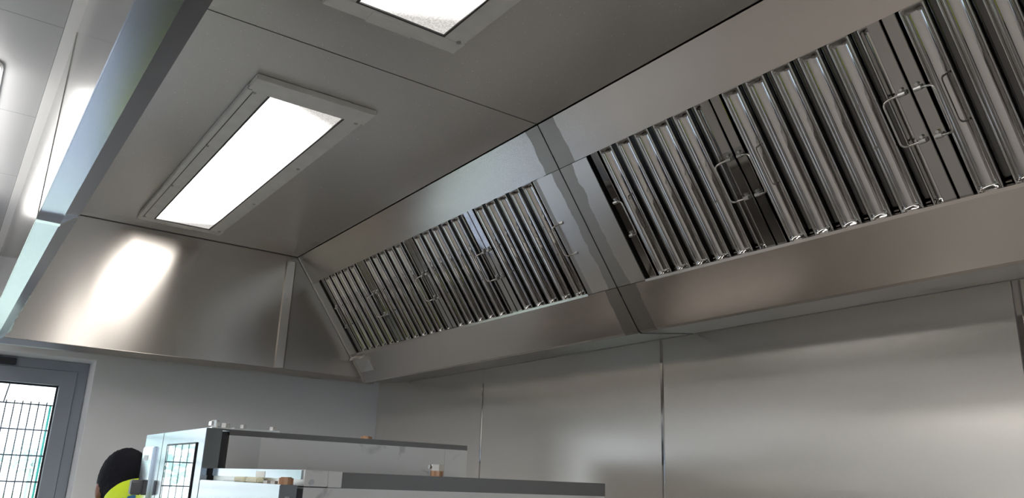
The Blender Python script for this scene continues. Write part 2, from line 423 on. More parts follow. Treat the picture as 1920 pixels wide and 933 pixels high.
for x, s in ((-3.972, -1), (-2.070, 1), (-1.788, -1), (.17, 1)):                     # returns round the openings
    b = B(); prism(b, [PL(V0), PL(V1), PL(V1, .055), PL(V0, .055)], 'x', x, x+.002*s); obj('opening_return', b, M['hood'], can)
b = B()                                                                              # far end panel, with its bottom lip
prism(b, [(.11, Z(.535)), (.11, ZC+.01), (1.39, ZC+.01), (1.39, Z(.535))], 'x', X0-.003, X0)
obj('end_panel', b, M['endp'], can)
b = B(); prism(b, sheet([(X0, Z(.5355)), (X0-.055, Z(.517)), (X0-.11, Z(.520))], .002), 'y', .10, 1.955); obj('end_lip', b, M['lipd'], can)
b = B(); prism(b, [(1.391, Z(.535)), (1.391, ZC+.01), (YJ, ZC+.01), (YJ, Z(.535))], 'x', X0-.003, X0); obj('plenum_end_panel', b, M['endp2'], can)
b = B(); prism(b, sheet([PL(.0), PL(LEN-.004)], -.002), 'x', X0, X0+.004); obj('corner_seam', b, M['void'], can)
b = B(); prism(b, sheet([PL(.004), PL(LEN-.004)], -.003), 'x', X0+.004, X0+.012); obj('corner_flange', b, M['hood'], can)
b = B(); prism(b, [(.11, Z(.535)), (.11, ZC+.01), (YJ, ZC+.01), (YJ, Z(.535))], 'x', X1, X1+.003); obj('end_panel', b, M['endp'], can)
b = B(); prism(b, [(X0, 1.361), (X0+.010, 1.366), (X0+.012, 1.408), (X0, 1.418)], 'z', Z(.538), Z(1.106)); obj('corner_trim', b, M['hood'], can)
boxo('ceiling_seam', (X0+.0005, X0+.007, .17, YC, ZC-.0012, ZC), M['void'], can)
# flange where the two sections are bolted together
b = B()
prism(b, sheet([(.167, Z(.530)), (.137, Z(.506)), (.090, Z(.507)), (.090, Z(.96))], -.012)[::1], 'x', XS-.012, XS+.012); obj('joint_flange', b, M['front'], can)
b = B(); prism(b, sheet([PL(.0), PL(LEN-.004), (YP+.01, ZP-.001), (YJ-.01, ZJ-.003)], -.0015), 'x', XS-.0012, XS+.0012); obj('joint_line', b, M['dark'], can)
b = B(); prism(b, [PL(V1-.004, -.002), PL(V1+.004, -.004), PL(V1+.004, .012), PL(V1-.004, .012)], 'x', -1.788, .17); prism(b, [PL(V1-.004, -.002), PL(V1+.004, -.004), PL(V1+.004, .012), PL(V1-.004, .012)], 'x', -3.972, -2.070); obj('filter_ledge', b, M['rail'], can)
# small drain plate on the lower rail, far corner
b = B(); prism(b, [PL(.626, -.001), PL(.712, -.001), PL(.712, -.004), PL(.626, -.004)], 'x', -4.035, -3.868); obj('drain_plate', b, M['trim'], can)
b = B(); prism(b, [PL(.616, -.001), PL(.632, -.001), PL(.632, -.020), PL(.628, -.022), PL(.616, -.004)], 'x', -4.06, -3.93); obj('drain_plate_lip', b, M['hood'], can)
# torn end of the protective film on the front lip
b = B(); pts = []
for i in range(15):
    x = -3.0-.95*i/14; pts.append((x, .170+random.uniform(0, .006)+(.006 if i > 9 else 0)))
f0 = [b.verts.new((x, .139, Z(.5195))) for x, y in pts]; f1 = [b.verts.new((x, y, Z(.5195)+(y-.139)*.52)) for x, y in pts]
for i in range(14): b.faces.new((f0[i], f0[i+1], f1[i+1], f1[i]))
obj('protective_film', b, plain('white_film', (.62, .72, .74), .3), can)

# ------------------------------------------------------------------ canopy lights
def canopy_light(xa, xb, fa, fb, label):
    """lens from xa to xb, frame from fa to fb"""
    y0, y1, g0, g1 = .641, .893, .578, .955
    cx, cy = (xa+xb)/2, (y0+y1)/2
    t = thing('canopy_light', label, 'ceiling light', (cx, cy, ZC-.016), 'lights recessed in the canopy ceiling')
    z0, z1 = ZC-.016, ZC-.001
    for (a, c) in ((g0, y0), (y1, g1)):
        b = B(); box(b, fa+.02, fb-.03, a, c, z0, z1); o = obj('side_frame', b, M['lframe'], t, bevel=.0015)
        for k in range(4):
            x = fa+.06+(fb-fa-.16)*k/3
            s = B(); cyl(s, (x, (a+c)/2+(.012 if a > .8 else -.012), z0-.003), (x, (a+c)/2+(.012 if a > .8 else -.012), z0+.001), .0065, 12); obj('screw', s, M['screw'], o, local=False)
    b = B(); box(b, fb-.095, fb, g0-.004, g1+.006, z0-.002, z1)
    box(b, fb-.06, fb+.002, y0+.10, y1-.02, z0-.004, z1); obj('end_frame', b, M['lframe'], t, bevel=.0015)
    b = B(); box(b, fa, xa, g0-.002, g1+.002, z0-.001, z1); box(b, fa-.002, xa-.01, y0+.05, y1-.07, z0-.003, z1); obj('end_frame', b, M['lframe'], t, bevel=.0015)
    boxo('slot_cover', (fa+.03, fb-.08, g0-.006, g0+.010, z0-.004, z1), M['lframe'], t, bevel=.002)
    b = B(); box(b, fa+.03, fb-.09, g0+.014, g0+.017, z0-.0008, z1); obj('slot', b, M['lslot'], t)
    b = B(); ring2(b, xa, xb, y0, y1, z0-.001, z0+.012, .006); obj('lens_edge', b, M['lslot'], t)
    d = B(); box(d, xa+.004, xb-.004, y0+.004, y1-.004, z0+.003, z0+.008)
    bmesh.ops.translate(d, vec=-Vector((cx, cy, 0)), verts=d.verts)
    bmesh.ops.translate(d, vec=-Vector((0, 0, ZC-.016)), verts=d.verts)
    obj('diffuser', d, lens_mat('lit_prismatic_diffuser', xa, xb, LENS), t, local=True)
def ring2(bm, xa, xb, ya, yb, za, zb, w):
    box(bm, xa, xb, ya, ya+w, za, zb); box(bm, xa, xb, yb-w, yb, za, zb); box(bm, xa, xa+w, ya+w, yb-w, za, zb); box(bm, xb-w, xb, ya+w, yb-w, za, zb)
LENS = 6.5
canopy_light(-3.835, -2.262, -3.886, -2.172, 'lit rectangular canopy light over the far section, whole in view')
canopy_light(-1.632, -.06, -1.690, .03, 'lit rectangular canopy light cut off by the top edge of the photo')

# ------------------------------------------------------------------ baffle filters
FW, FH = .482, .484
RX = Matrix(((1, 0, 0), (0, -t2.x, -n2.x), (0, -t2.y, -n2.y)))      # local x along wall, y up the slope, z out of the canopy face
def baffle_mesh(wd, hook):
    """front baffle: shallow pressed channel with a rolled bead round its border"""
    b = B(); hgt = FH-.034; r = .0045
    n = 34; us = [wd*(.5-.5*math.cos(math.pi*i/n)) for i in range(n+1)]
    vs = [0, .001, .0025, .004, .0055, .007, .0085, .010, .012, .015, .018, .021, .03]; vs = vs+[hgt*.5]+[hgt-v for v in vs[::-1]]
    RB, W = .0028, .0050                        # rolled lip radius, width of the lip before the trough starts
    def h(u, v):
        R = .012
        cx, cy = wd-R, R
        if u > cx and v < cy: d = R-math.hypot(u-cx, v-cy)
        else: d = min(u, wd-u, v, hgt-v)
        if d < 0: return -.018, True
        bead = lambda q: RB*math.sqrt(max(0, 1-((q-RB)/RB)**2))-RB
        if d <= W: return bead(d), False
        x = (u-wd/2)/(wd/2-W)
        floor = -.0155*math.sqrt(max(0, 1-abs(x)**2.2))+bead(W)
        dv = min(v, hgt-v)
        k = min(1, max(0, (dv-W)/.012)); k = k*k*(3-2*k)
        return bead(W)*(1-k)+floor*k, False
    grid = [[b.verts.new((u, v, max(-.022, h(u, v)[0]))) for u in us] for v in vs]
    for j in range(len(vs)-1):
        for i in range(len(us)-1): b.faces.new((grid[j][i], grid[j][i+1], grid[j+1][i+1], grid[j+1][i]))
    # flanks folded back
    for col in (0, len(us)-1):
        low = [b.verts.new((us[col]+(.004 if col == 0 else -.004), v, -.022)) for v in vs]
        for j in range(len(vs)-1): b.faces.new((grid[j][col], grid[j+1][col], low[j+1], low[j]))
    return finish(b, 'baffle', M['mirror'], smooth=True)
def rear_mesh():
    b = B(); hgt = FH-.03
    pr = [(0, -.020), (.003, -.032), (.012, -.036), (.030, -.036), (.039, -.032), (.042, -.020)]
    A = [b.verts.new((x, 0, z)) for x, z in pr]; C = [b.verts.new((x, hgt, z)) for x, z in pr]
    for i in range(len(pr)-1): b.faces.new((A[i], A[i+1], C[i+1], C[i]))
    return finish(b, 'rear_baffle', M['mirror2'], smooth=True)
def frame_mesh():
    b = B()
    for x in (0, FW-.031):
        prism(b, [(x, -.04), (x, -.001), (x+.0015, 0), (x+.0295, 0), (x+.031, -.001), (x+.031, -.04)], 'y', 0, FH)
    box(b, .031, FW-.031, 0, .014, -.04, -.008); box(b, .031, FW-.031, FH-.014, FH, -.04, -.008)
    # drain bits in the foot of each gap
    for k in range(6):
        x = .031+.061+.078*k
        if x < FW-.05:
            box(b, x, x+.012, .014, .022, -.018, -.010); box(b, x+.003, x+.015, .028, .033, -.022, -.014)
    return finish(b, 'frame', M['frame'])
def handle_mesh(s):
    """wire D handle; s = -1 folds to the left, +1 to the right; its clips sit at x = 0"""
    b = B(); h = .116
    tube(b, rounded([(0, 0, .006), (.018*s, 0, .010), (.040*s, .002, .024), (.040*s, h-.002, .024), (.018*s, h, .010), (0, h, .006)], .013, 5), .0028, 8)
    return finish(b, 'handle', M['wire'], smooth=True)
def clip_mesh():
    b = B(); h = .116
    box(b, -.009, .009, -.005, .005, 0, .004); cyl(b, (-.008, 0, .006), (.008, 0, .006), .0055, 10); cyl(b, (0, .010, .0), (0, .010, .006), .004, 8)
    return finish(b, 'clip', M['screw'], smooth=False)
BM1, BM2, RM, FM, CM = baffle_mesh(.056, True), baffle_mesh(.033, True), rear_mesh(), frame_mesh(), clip_mesh()
HM = {-1: handle_mesh(-1), 1: handle_mesh(1)}
def link(name, me, parent, loc=(0, 0, 0)):
    o = bpy.data.objects.new(name, me); COL.objects.link(o); o.parent = parent; o.location = loc; return o
def make_filter(label):
    t = thing('baffle_filter', label, 'grease filter', group='mirror polished baffle filters in the canopy')
    link('frame', FM, t)
    for k in range(6):
        x = .036+.078*k
        link('baffle', BM1 if k < 5 else BM2, t, (x if k < 5 else .4255, .017, -.004))
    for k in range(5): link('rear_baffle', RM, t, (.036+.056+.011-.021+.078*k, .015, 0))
    for s, x in ((1, .0155), (-1, FW-.0155)):
        hd = link('handle', HM[s], t, (x, .178, 0))
        link('clip', CM, hd, (0, 0, 0)); link('clip', CM, hd, (0, .116, 0))
    return t
def dup(root, label):
    r = root.copy(); COL.objects.link(r); r['label'] = label
    for ch in root.children:
        c = ch.copy(); COL.objects.link(c); c.parent = r
        for g in ch.children:
            d = g.copy(); COL.objects.link(d); d.parent = c
    return r
rows = [(-3.955, 'baffle filter at the far left end of the row, beside the canopy end panel'),
        (-3.469, 'second baffle filter from the far end, dim reflections, right of the end one'),
        (-2.983, 'third baffle filter counting from the far end panel of the canopy'),
        (-2.497, 'baffle filter just left of the taped steel seam, last of the far section'),
        (-1.774, 'baffle filter just right of the taped steel seam, with a bright white left bar'),
        (-1.287, 'big baffle filter in the middle of the near section with yellow green reflections'),
        (-.800, 'big baffle filter cut off by the right edge of the photo, with broad white reflections'),
        (-.313, 'baffle filter beyond the right edge of the photo')]
proto = None
for x, lb in rows:
    f = make_filter(lb) if proto is None else dup(proto, lb)
    proto = proto or f
    y, z = PL(.628, .007)
    f.matrix_world = Matrix.Translation((x, y, z)) @ RX.to_4x4()

# ------------------------------------------------------------------ ovens
K = .75
def fix(bm, x, y, z, r=.011, h=.03):
    cyl(bm, (x, y, z), (x, y, z+h*.45), r, 12)
# far oven
ox0, ox1, oy0, oy1, oz = -3.222, -2.429, .708, 1.53, Z(.1265)
far = thing('combi_oven', 'taller stainless combi oven by the end wall, glazed door reflecting the fence', 'oven', ((ox0+ox1)/2, (oy0+oy1)/2, 0), 'stainless combi ovens')
boxo('casing', (ox0+.01, ox1-.002, oy0, oy1-.0, .86, oz-.016), M['oven'], far)
b = B(); box(b, ox0+.008, ox1, oy0-.001, oy1+.002, oz-.0165, oz); obj('lid', b, M['ovenlid'], far, bevel=.001)
boxo('rear_cover', (ox1-.003, ox1+.0008, 1.442, oy1+.001, .86, oz-.018), M['oven'], far)
boxo('front_side_cover', (ox1-.003, ox1+.0006, oy0+.001, .802, .86, oz-.018), steel('oven_cover_steel', (.56, .545, .52), .36), far)
boxo('door_gasket', (ox0+.03, ox1-.02, .684, .709, .88, oz-.006), M['dark'], far)
boxo('door', (-2.948, ox1, .64, .686, .90, Z(.1275)), M['ovenf'], far, bevel=.0015)
d = [o for o in far.children if o.name.startswith('door') and not o.name.startswith('door_')][0]
boxo('door_window', (-2.862, -2.512, .637, .6405, 1.02, Z(.084)), M['ovenglass'], d, bevel=.001)
b = B(); ring3 = [(-2.866, -2.860, 1.016, Z(.088)), (-2.514, -2.508, 1.016, Z(.088)), (-2.860, -2.514, Z(.083), Z(.088)), (-2.860, -2.514, 1.016, 1.021)]
for (a, c, z0, z1) in ring3: box(b, a, c, .6362, .6405, z0, z1)
obj('window_seal', b, M['dark'], d)
boxo('control_column', (ox0, -2.952, .64, .686, .90, Z(.1275)), M['ovenf'], far, bevel=.0015)
cc = [o for o in far.children if o.name.startswith('control_column')][0]
b = B(); box(b, -3.195, -3.035, .630, .641, .98, Z(.084)); pnl = obj('control_panel', b, steel('panel_glass', (.74, .77, .80), .12, grain=.01), cc, bevel=.003)
b = B(); box(b, -3.16, -3.09, .6292, .6298, Z(.036), Z(.055)); obj('printed_badge', b, M['badge'], pnl)
# stubby grey turn knob on the panel
b = B(); prism(b, [(-3.150, Z(-.075)), (-3.150, Z(-.035)), (-3.145, Z(-.029)), (-3.118, Z(-.029)), (-3.113, Z(-.035)), (-3.113, Z(-.075)), (-3.118, Z(-.08)), (-3.145, Z(-.08))], 'y', .594, .630)
obj('turn_knob', b, M['knob'], cc, bevel=.006)
b = B(); box(b, -2.50, -2.432, .655, .73, oz, oz+.004); cyl(b, (-2.47, .672, oz), (-2.47, .672, oz+.026), .010, 10); cyl(b, (-2.455, .70, oz), (-2.455, .70, oz+.018), .013, 6); box(b, -2.49, -2.462, .66, .685, oz+.010, oz+.022)
box(b, -2.475, -2.440, .72, .86, oz, oz+.006); cyl(b, (-2.455, .752, oz+.005), (-2.455, .752, oz+.017), .010, 6); cyl(b, (-2.455, .842, oz+.005), (-2.455, .842, oz+.017), .010, 6)
obj('hinge', b, M['bolt'], far)
b = B(); cyl(b, (-2.46, 1.158, oz), (-2.46, 1.158, oz+.008), .019, 14); cyl(b, (-2.46, 1.158, oz+.008), (-2.46, 1.158, oz+.010), .012, 10); obj('vent_plug', b, M['brass'], far)
b = B()
for x in (ox0+.06, ox1-.06):
    for y in (oy0+.05, oy1-.05): box(b, x-.02, x+.02, y-.02, y+.02, 0, .86)
box(b, ox0+.04, ox1-.04, oy0+.03, oy1-.03, .22, .24); box(b, ox0+.02, ox1-.02, oy0+.02, oy1-.02, .82, .86)
obj('stand', b, M['oven'], far)

# near oven
nx0, nx1, ny0, ny1, nz = -2.396, -1.710, .665, 1.531, Z(.0135)
near = thing('combi_oven', 'lower stainless combi oven nearest the camera, cut off by the bottom edge', 'oven', ((nx0+nx1)/2, (ny0+ny1)/2, 0), 'stainless combi ovens')
boxo('casing', (nx0+.004, nx1-.001, ny0+.004, ny1-.001, .80, nz-.034), M['oven'], near)
b = B(); box(b, nx0+.002, nx1+.001, .755, ny1, nz-.034, nz); obj('lid', b, M['ovenlid'], near, bevel=.001)
b = B(); box(b, nx0+.002, nx1+.002, ny0+.003, .7215, nz-.032, nz+.002); cap = obj('lid_corner', b, M['oven'], near, bevel=.001)
b = B(); box(b, nx0+.002, nx1+.0015, .722, .755, nz-.033, nz+.001); obj('lid_corner', b, M['oven'], near, bevel=.001)
b = B(); cyl(b, (nx1+.002, .684, Z(-.009)), (nx1+.005, .684, Z(-.009)), .006, 10); obj('screw', b, M['screw'], cap)
boxo('header', (nx0, nx1-.012, ny0, ny0+.006, nz-.018, nz+.0015), M['ovenf'], near)
boxo('header_label', (-2.02, -1.955, ny0-.0008, ny0+.0005, nz-.017, nz-.003), M['lframe'], near)
boxo('door_gasket', (nx0+.02, nx1-.004, .653, ny0+.004, .84, Z(-.024)), M['dark'], near)
boxo('door', (-2.335, nx1, .6165, .655, .85, Z(-.0165)), M['ovenf'], near, bevel=.0015)
nd = [o for o in near.children if o.name.startswith('door.') or o.name == 'door'][0]
b = B(); cyl(b, (nx1, .634, Z(-.046)), (nx1+.003, .634, Z(-.046)), .006, 10); obj('screw', b, M['screw'], nd)
b = B(); cyl(b, (-1.742, .640, Z(-.017)), (-1.742, .640, Z(-.003)), .016, 14); cyl(b, (-1.742, .640, Z(-.003)), (-1.742, .640, Z(-.001)), .012, 14); obj('hinge_pin', b, M['brass'], nd)
for (a, c) in ((-2.13, -2.055), (-2.035, -1.95)): boxo('spacer_block', (a, c, .645, .663, Z(-.018), Z(-.004)), M['cream'], nd, bevel=.003)
for x in (-1.84, -1.79):
    b = B(); cyl(b, (x, .632, Z(-.0165)), (x, .632, Z(-.010)), .009, 6); obj('door_stud', b, M['bolt'], nd)
b = B(); cyl(b, (-1.752, 1.02, nz), (-1.752, 1.02, nz+.013), .016, 14); obj('pipe_union', b, M['brass'], near)
b = B(); cyl(b, (-1.752, 1.02, nz+.013), (-1.752, 1.02, nz+.028), .0175, 6); cyl(b, (-1.752, .998, nz+.022), (-1.752, 1.02, nz+.022), .005, 8); obj('pipe_union_nut', b, M['bolt'], near)
b = B()
for x in (nx0+.06, nx1-.06):
    for y in (ny0+.05, ny1-.05): box(b, x-.02, x+.02, y-.02, y+.02, 0, .80)
box(b, nx0+.04, nx1-.04, ny0+.03, ny1-.03, .22, .24); box(b, nx0+.02, nx1-.02, ny0+.02, ny1-.02, .76, .80)
obj('stand', b, M['oven'], near)

# ------------------------------------------------------------------ luminaire on the tiled ceiling, then unseen ones added to brighten the room
def luminaire(x0, x1, y0, y1, label, tall=.05):
    t = thing('ceiling_luminaire', label, 'ceiling light', ((x0+x1)/2, (y0+y1)/2, ZT-tall), 'surface mounted lights on the tiled ceiling')
    def rr(a, b_, c, d, r):
        out = []
        for cx, cy, s in ((b_-r, d-r, 0), (a+r, d-r, 90), (a+r, c+r, 180), (b_-r, c+r, 270)):
            for k in range(7):
                w = math.radians(s+k*15); out.append((cx+r*math.cos(w), cy+r*math.sin(w)))
        return out
    b = B(); prism(b, rr(x0, x1, y0, y1, .04), 'z', ZT-.012, ZT); obj('body', b, M['lumbody'], t, bevel=.003)
    b = B(); prism(b, rr(x0+.012, x1-.012, y0+.012, y1-.012, .035), 'z', ZT-tall, ZT-.012); obj('diffuser', b, M['lum'], t, bevel=.01)
luminaire(-3.45, -2.19, -.345, -.034, 'glowing white surface light on the ceiling tiles, just entering at the left edge')
luminaire(-4.2, -2.95, -1.845, -1.545, 'added white fill light on the ceiling tiles by the end wall, out of view')
luminaire(-2.3, -1.05, -1.845, -1.545, 'added white fill light on the ceiling tiles mid room, out of view')
luminaire(-3.6, -2.35, -2.945, -2.645, 'added white fill light on the ceiling tiles by the far window end, out of view')
luminaire(-1.55, -.30, -.945, -.645, 'added white fill light on the ceiling tiles left of the camera, out of view')
luminaire(.6, 1.85, -.945, -.645, 'added white fill light on the ceiling tiles behind the camera, out of view')
luminaire(-.9, .35, -2.545, -2.245, 'added white fill light on the ceiling tiles near the high window, out of view')

# ------------------------------------------------------------------ outside: ground, mesh fence, trees
b = B(); box(b, -60, XE-.31, -40, 40, -.12, -.02); g = struct('ground', b, M['grass'], 'sunlit grass outside the glazed door')
b = B(); box(b, -8.6, XE-.30, -40, 40, -.11, -.012); struct('ground_paving', b, M['paving'], 'pale paving outside the glazed door')
FX = -5.8
fen = thing('mesh_fence', 'green posted welded wire mesh fence just outside the glazed door', 'fence', (FX, 0, -.02))
ztop = 1.972
b = B()
k = 0
z = ztop
while z > .05:
    cyl(b, (FX, -4.2, z), (FX, 2.6, z), .0042, 6); z -= .153
obj('horizontal_wires', b, M['fwire'], fen)
b = B(); y = -4.2
while y < 2.6:
    cyl(b, (FX+.004, y, .03), (FX+.004, y, ztop+.018), .0036, 5); y += .0435
obj('vertical_wires', b, M['fwire'], fen)
for y in (-3.98, -2.73, -1.48, .245-1.25+.81-.0, .565, 1.815):
    if abs(y-(-.195)) < .01: y = -.60
    b = B(); box(b, FX-.018, FX-.008, y-.006, y+.006, -.02, ztop+.0); obj('post', b, M['post'], fen)
b = B(); cyl(b, (FX, -4.2, Z(.508)), (FX, 2.6, Z(.514)), .003, 6)
o = obj('topping_wire', b, M['fwire'], fen)
b = B(); cyl(b, (FX, .31, ztop), (FX, .33, Z(.55)), .004, 6); obj('wire_upright', b, M['fwire'], fen)
def tree(x, y, hgt, r, label, seed):
    t = thing('tree', label, 'tree', (x, y, -.02), 'pale trees beyond the fence')
    b = B(); cyl(b, (x, y, -.02), (x, y, hgt*.55), .12, 8, .06); obj('trunk', b, M['bark'], t)
    b = B(); rnd = random.Random(seed)
    for k in range(240):
        a = rnd.uniform(0, 6.283); u = rnd.uniform(-1, 1); q = r*rnd.uniform(.35, 1)
        c = Vector((x+q*math.cos(a)*math.sqrt(1-u*u), y+q*math.sin(a)*math.sqrt(1-u*u), hgt*.62+q*u*.85))
        s = r*rnd.uniform(.08, .16)
        mtx = Matrix.Translation(c) @ Matrix.Rotation(rnd.uniform(0, 6), 4, 'X') @ Matrix.Rotation(rnd.uniform(0, 6), 4, 'Z')
        bmesh.ops.create_icosphere(b, subdivisions=1, radius=s, matrix=mtx @ Matrix.Diagonal((1, .7, .35, 1)))
    obj('crown', b, M['leaf'], t)
tree(-34, 1.7, 2.9, .75, 'small round pale tree seen through the fence, near the left edge', 1)
tree(-34, 3.1, 3.2, .8, 'small pale tree seen through the fence beside the green post', 2)
tree(-26, -.6, 3.6, 1.3, 'bushy tree beyond the fence, left of the photo edge', 3)
tree(-40, -7, 4.2, 2.2, 'wide tree far across the grass, out of view to the left', 4)
tree(-38, -14, 4.5, 2.4, 'tall tree far across the grass, further out of view', 5)

# ------------------------------------------------------------------ people
def chain(verts, edges, radii, seg=18):
    """closed tapering capsules along a skeleton; radius is a number or (sideways, front to back)"""
    b = B()
    for i, j in edges:
        p0, p1 = Vector(verts[i]), Vector(verts[j]); d = (p1-p0)
        if d.length < 1e-5: continue
        d.normalize()
        y = Vector((0, 1, 0)); y = y if abs(d.y) < .9 else Vector((0, 0, 1))
        u = (y-d*y.dot(d)).normalized(); w = d.cross(u)
        r0 = radii[i] if isinstance(radii[i], tuple) else (radii[i],)*2
        r1 = radii[j] if isinstance(radii[j], tuple) else (radii[j],)*2
        rings = []
        for k in range(6):
            t = math.pi/2*(1-k/6); q = min(r0); rings.append((p0-d*q*math.sin(t), r0[0]*math.cos(t)+1e-4, r0[1]*math.cos(t)+1e-4))
        for k in range(9):
            t = k/8; rings.append((p0.lerp(p1, t), r0[0]*(1-t)+r1[0]*t, r0[1]*(1-t)+r1[1]*t))
        for k in range(1, 7):
            t = math.pi/2*k/6; q = min(r1); rings.append((p1+d*q*math.sin(t), r1[0]*math.cos(t)+1e-4, r1[1]*math.cos(t)+1e-4))
        V = [[b.verts.new(c+u*ra*math.cos(2*math.pi*m/seg)+w*rb*math.sin(2*math.pi*m/seg)) for m in range(seg)] for c, ra, rb in rings]
        for A, C in zip(V, V[1:]):
            for m in range(seg): b.faces.new((A[m], A[(m+1) % seg], C[(m+1) % seg], C[m]))
        b.faces.new(V[0][::-1]); b.faces.new(V[-1])
    bmesh.ops.recalc_face_normals(b, faces=b.faces)
    me = bpy.data.meshes.new('tmp'); b.to_mesh(me); b.free(); return me
def bake(o):
    dg = bpy.context.evaluated_depsgraph_get(); dg.update()
    me = bpy.data.meshes.new_from_object(o.evaluated_get(dg), depsgraph=dg)
    old = o.data; bpy.data.objects.remove(o); bpy.data.meshes.remove(old); return me
def remesh_union(meshes, voxel, mat, name):
    b = B()
    for m in meshes: b.from_mesh(m)
    me = bpy.data.meshes.new(name); b.to_mesh(me); b.free()
    o = bpy.data.objects.new('tmp', me); COL.objects.link(o)
    r = o.modifiers.new('r', 'REMESH'); r.mode = 'VOXEL'; r.voxel_size = voxel; r.adaptivity = 0; r.use_smooth_shade = True
    sm = o.modifiers.new('sm', 'SMOOTH'); sm.iterations = 3; sm.factor = .4
    out = bake(o); out.materials.clear(); out.materials.append(mat)
    for p in out.polygons: p.use_smooth = True
    return out
def ellipsoid(c, r, seg=24, rot=None):
    b = B(); bmesh.ops.create_uvsphere(b, u_segments=seg, v_segments=seg//2, radius=1)
    mt = Matrix.Translation(c) @ (rot or Matrix.Identity(4)) @ Matrix.Diagonal((r[0], r[1], r[2], 1))
    bmesh.ops.transform(b, matrix=mt, verts=b.verts)
    me = bpy.data.meshes.new('tmp'); b.to_mesh(me); b.free(); return me
def person(root_loc, yaw, label, P, hand_curl=.5, lean=0.):
    """P: joint positions in the figure's own frame (x forward, y left, z up, floor at 0)"""
    t = thing('person', label, 'person', root_loc); t.rotation_euler = (0, 0, yaw)
    def put(name, me, parent):
        o = bpy.data.objects.new(name, me); COL.objects.link(o); o.parent = parent; return o
    pel, chest, neck, head = (Vector(P[k]) for k in ('pelvis', 'chest', 'neck', 'head'))
    vs = [pel, pel.lerp(chest, .5), chest, neck, head-Vector((.0, 0, .05))]; rs = [(.14, .115), (.135, .11), (.15, .115), (.058, .06), (.06, .065)]
    es = [(0, 1), (1, 2), (2, 3), (3, 4)]
    for s in 'LR':
        i = len(vs); vs += [Vector(P['sh'+s]), Vector(P['el'+s]), Vector(P['wr'+s]), Vector(P['wr'+s])+Vector(P['pd'+s])*.075]
        rs += [.062, .043, .031, (.036, .026)]; es += [(2, i), (i, i+1), (i+1, i+2), (i+2, i+3)]
        i = len(vs); vs += [Vector(P['hip'+s]), Vector(P['kn'+s]), Vector(P['an'+s]), Vector(P['an'+s])+Vector((.13, 0, -.05))]
        rs += [.092, .062, .042, .036]; es += [(0, i), (i, i+1), (i+1, i+2), (i+2, i+3)]
    parts = [(chain([tuple(v) for v in vs], es, rs))]
    for s, sg in (('L', 1), ('R', -1)):                      # five fingers each, unequal and curled
        w = Vector(P['wr'+s]); d = Vector(P['pd'+s]).normalized(); pn = Vector(P['pn'+s]).normalized(); side = d.cross(pn).normalized()
        for k, (off, ln) in enumerate(((-.027, .068), (-.009, .078), (.009, .074), (.026, .058))):
            base = w+d*.072+side*off; pts = [w+d*.035+side*off*.7, base]; dd = d.copy()
            for q in (.45, .32, .23):
                dd = (dd+pn*hand_curl*.55).normalized(); pts.append(pts[-1]+dd*ln*q)
            parts.append((chain([tuple(p) for p in pts], [(a, a+1) for a in range(4)], [.0095, .009, .0085, .008, .007])))
        th = P.get('th'+s, 1); q0 = w+d*.022+side*.018*th
        pts = [q0, q0+(side*th+d*.5).normalized()*.035, q0+(side*th+d*.5).normalized()*.035+(d+side*th*.3+pn*.3).normalized()*.032, q0+(side*th+d*.5).normalized()*.035+(d+side*th*.1+pn*.5).normalized()*.058]
        parts.append((chain([tuple(p) for p in pts], [(0, 1), (1, 2), (2, 3)], [.013, .012, .010, .008])))
    hr = Matrix.Rotation(P.get('nod', 0), 4, 'Y')
    HR = lambda v: head+(hr.to_3x3() @ Vector(v))
    sc = P.get('hs', 1.)
    parts.append(ellipsoid(HR((-.004, 0, .02)), (.098*sc, .078*sc, .112*sc), 28, hr))
    parts.append(ellipsoid(HR((.028, 0, -.055)), (.062*sc, .056*sc, .070*sc), 20, hr))
    parts.append(ellipsoid(HR((.096, 0, -.018)), (.020, .013, .026), 12, hr))                       # nose
    parts.append(ellipsoid(HR((.082, 0, -.066)), (.014, .026, .010), 12, hr))                       # mouth
    for sg in (1, -1):
        parts.append(ellipsoid(HR((-.004, sg*.080*sc, -.014)), (.020, .010, .034), 12, hr))           # ear
        parts.append(ellipsoid(HR((.078, sg*.032, .008)), (.012, .016, .009), 10, hr))             # brow and lid
    for m in parts: pass
    body = put('body', remesh_union(parts, .0055, M['skin'], 'body'), t)
    hair = [ellipsoid(HR((-.010, 0, .026)), (.103*sc, .084*sc, .116*sc), 32, hr), ellipsoid(HR((-.045, 0, -.03)), (.062*sc, .070*sc, .080*sc), 24, hr)]
    hm = remesh_union(hair, .008, M['hair'], 'hair')
    # cut the hair open over the face and below the hairline
    b = B(); b.from_mesh(hm); inv = hr.to_3x3().inverted(); kill = []
    for f in b.faces:
        c = inv @ (f.calc_center_median()-head)
        if (c.x > .045 and c.z < .075) or (c.x > -.01 and c.z < .005) or c.z < -.085: kill.append(f)
    bmesh.ops.delete(b, geom=kill, context='FACES')
    for v in b.verts:
        v.co += Vector((noise.noise(v.co*120), noise.noise(v.co*120+Vector((5, 0, 0))), noise.noise(v.co*120+Vector((0, 7, 0)))))*.003
    b.to_mesh(hm); b.free()
    put('hair', hm, t)
    # eyes
    for sg in (1, -1):
        put('eye', (lambda me: (me.materials.append(plain('eye_white', (.6, .58, .55), .2)), me)[1])(ellipsoid(HR((.083, sg*.032, .0)), (.010, .013, .010), 12, hr)), t)
    # jacket: torso and sleeves to the wrists, stand-up collar
    vs = [pel+Vector((0, 0, .0)), pel.lerp(chest, .5), chest, neck+Vector((-.012, 0, .0)), neck.lerp(head, .30)+Vector(P.get('collar', (-.022, 0, 0)))]
    rs = [(.175, .135), (.17, .135), (.185, .145), (.105, .105), (.088, .090)]
    es = [(0, 1), (1, 2), (2, 3), (3, 4)]
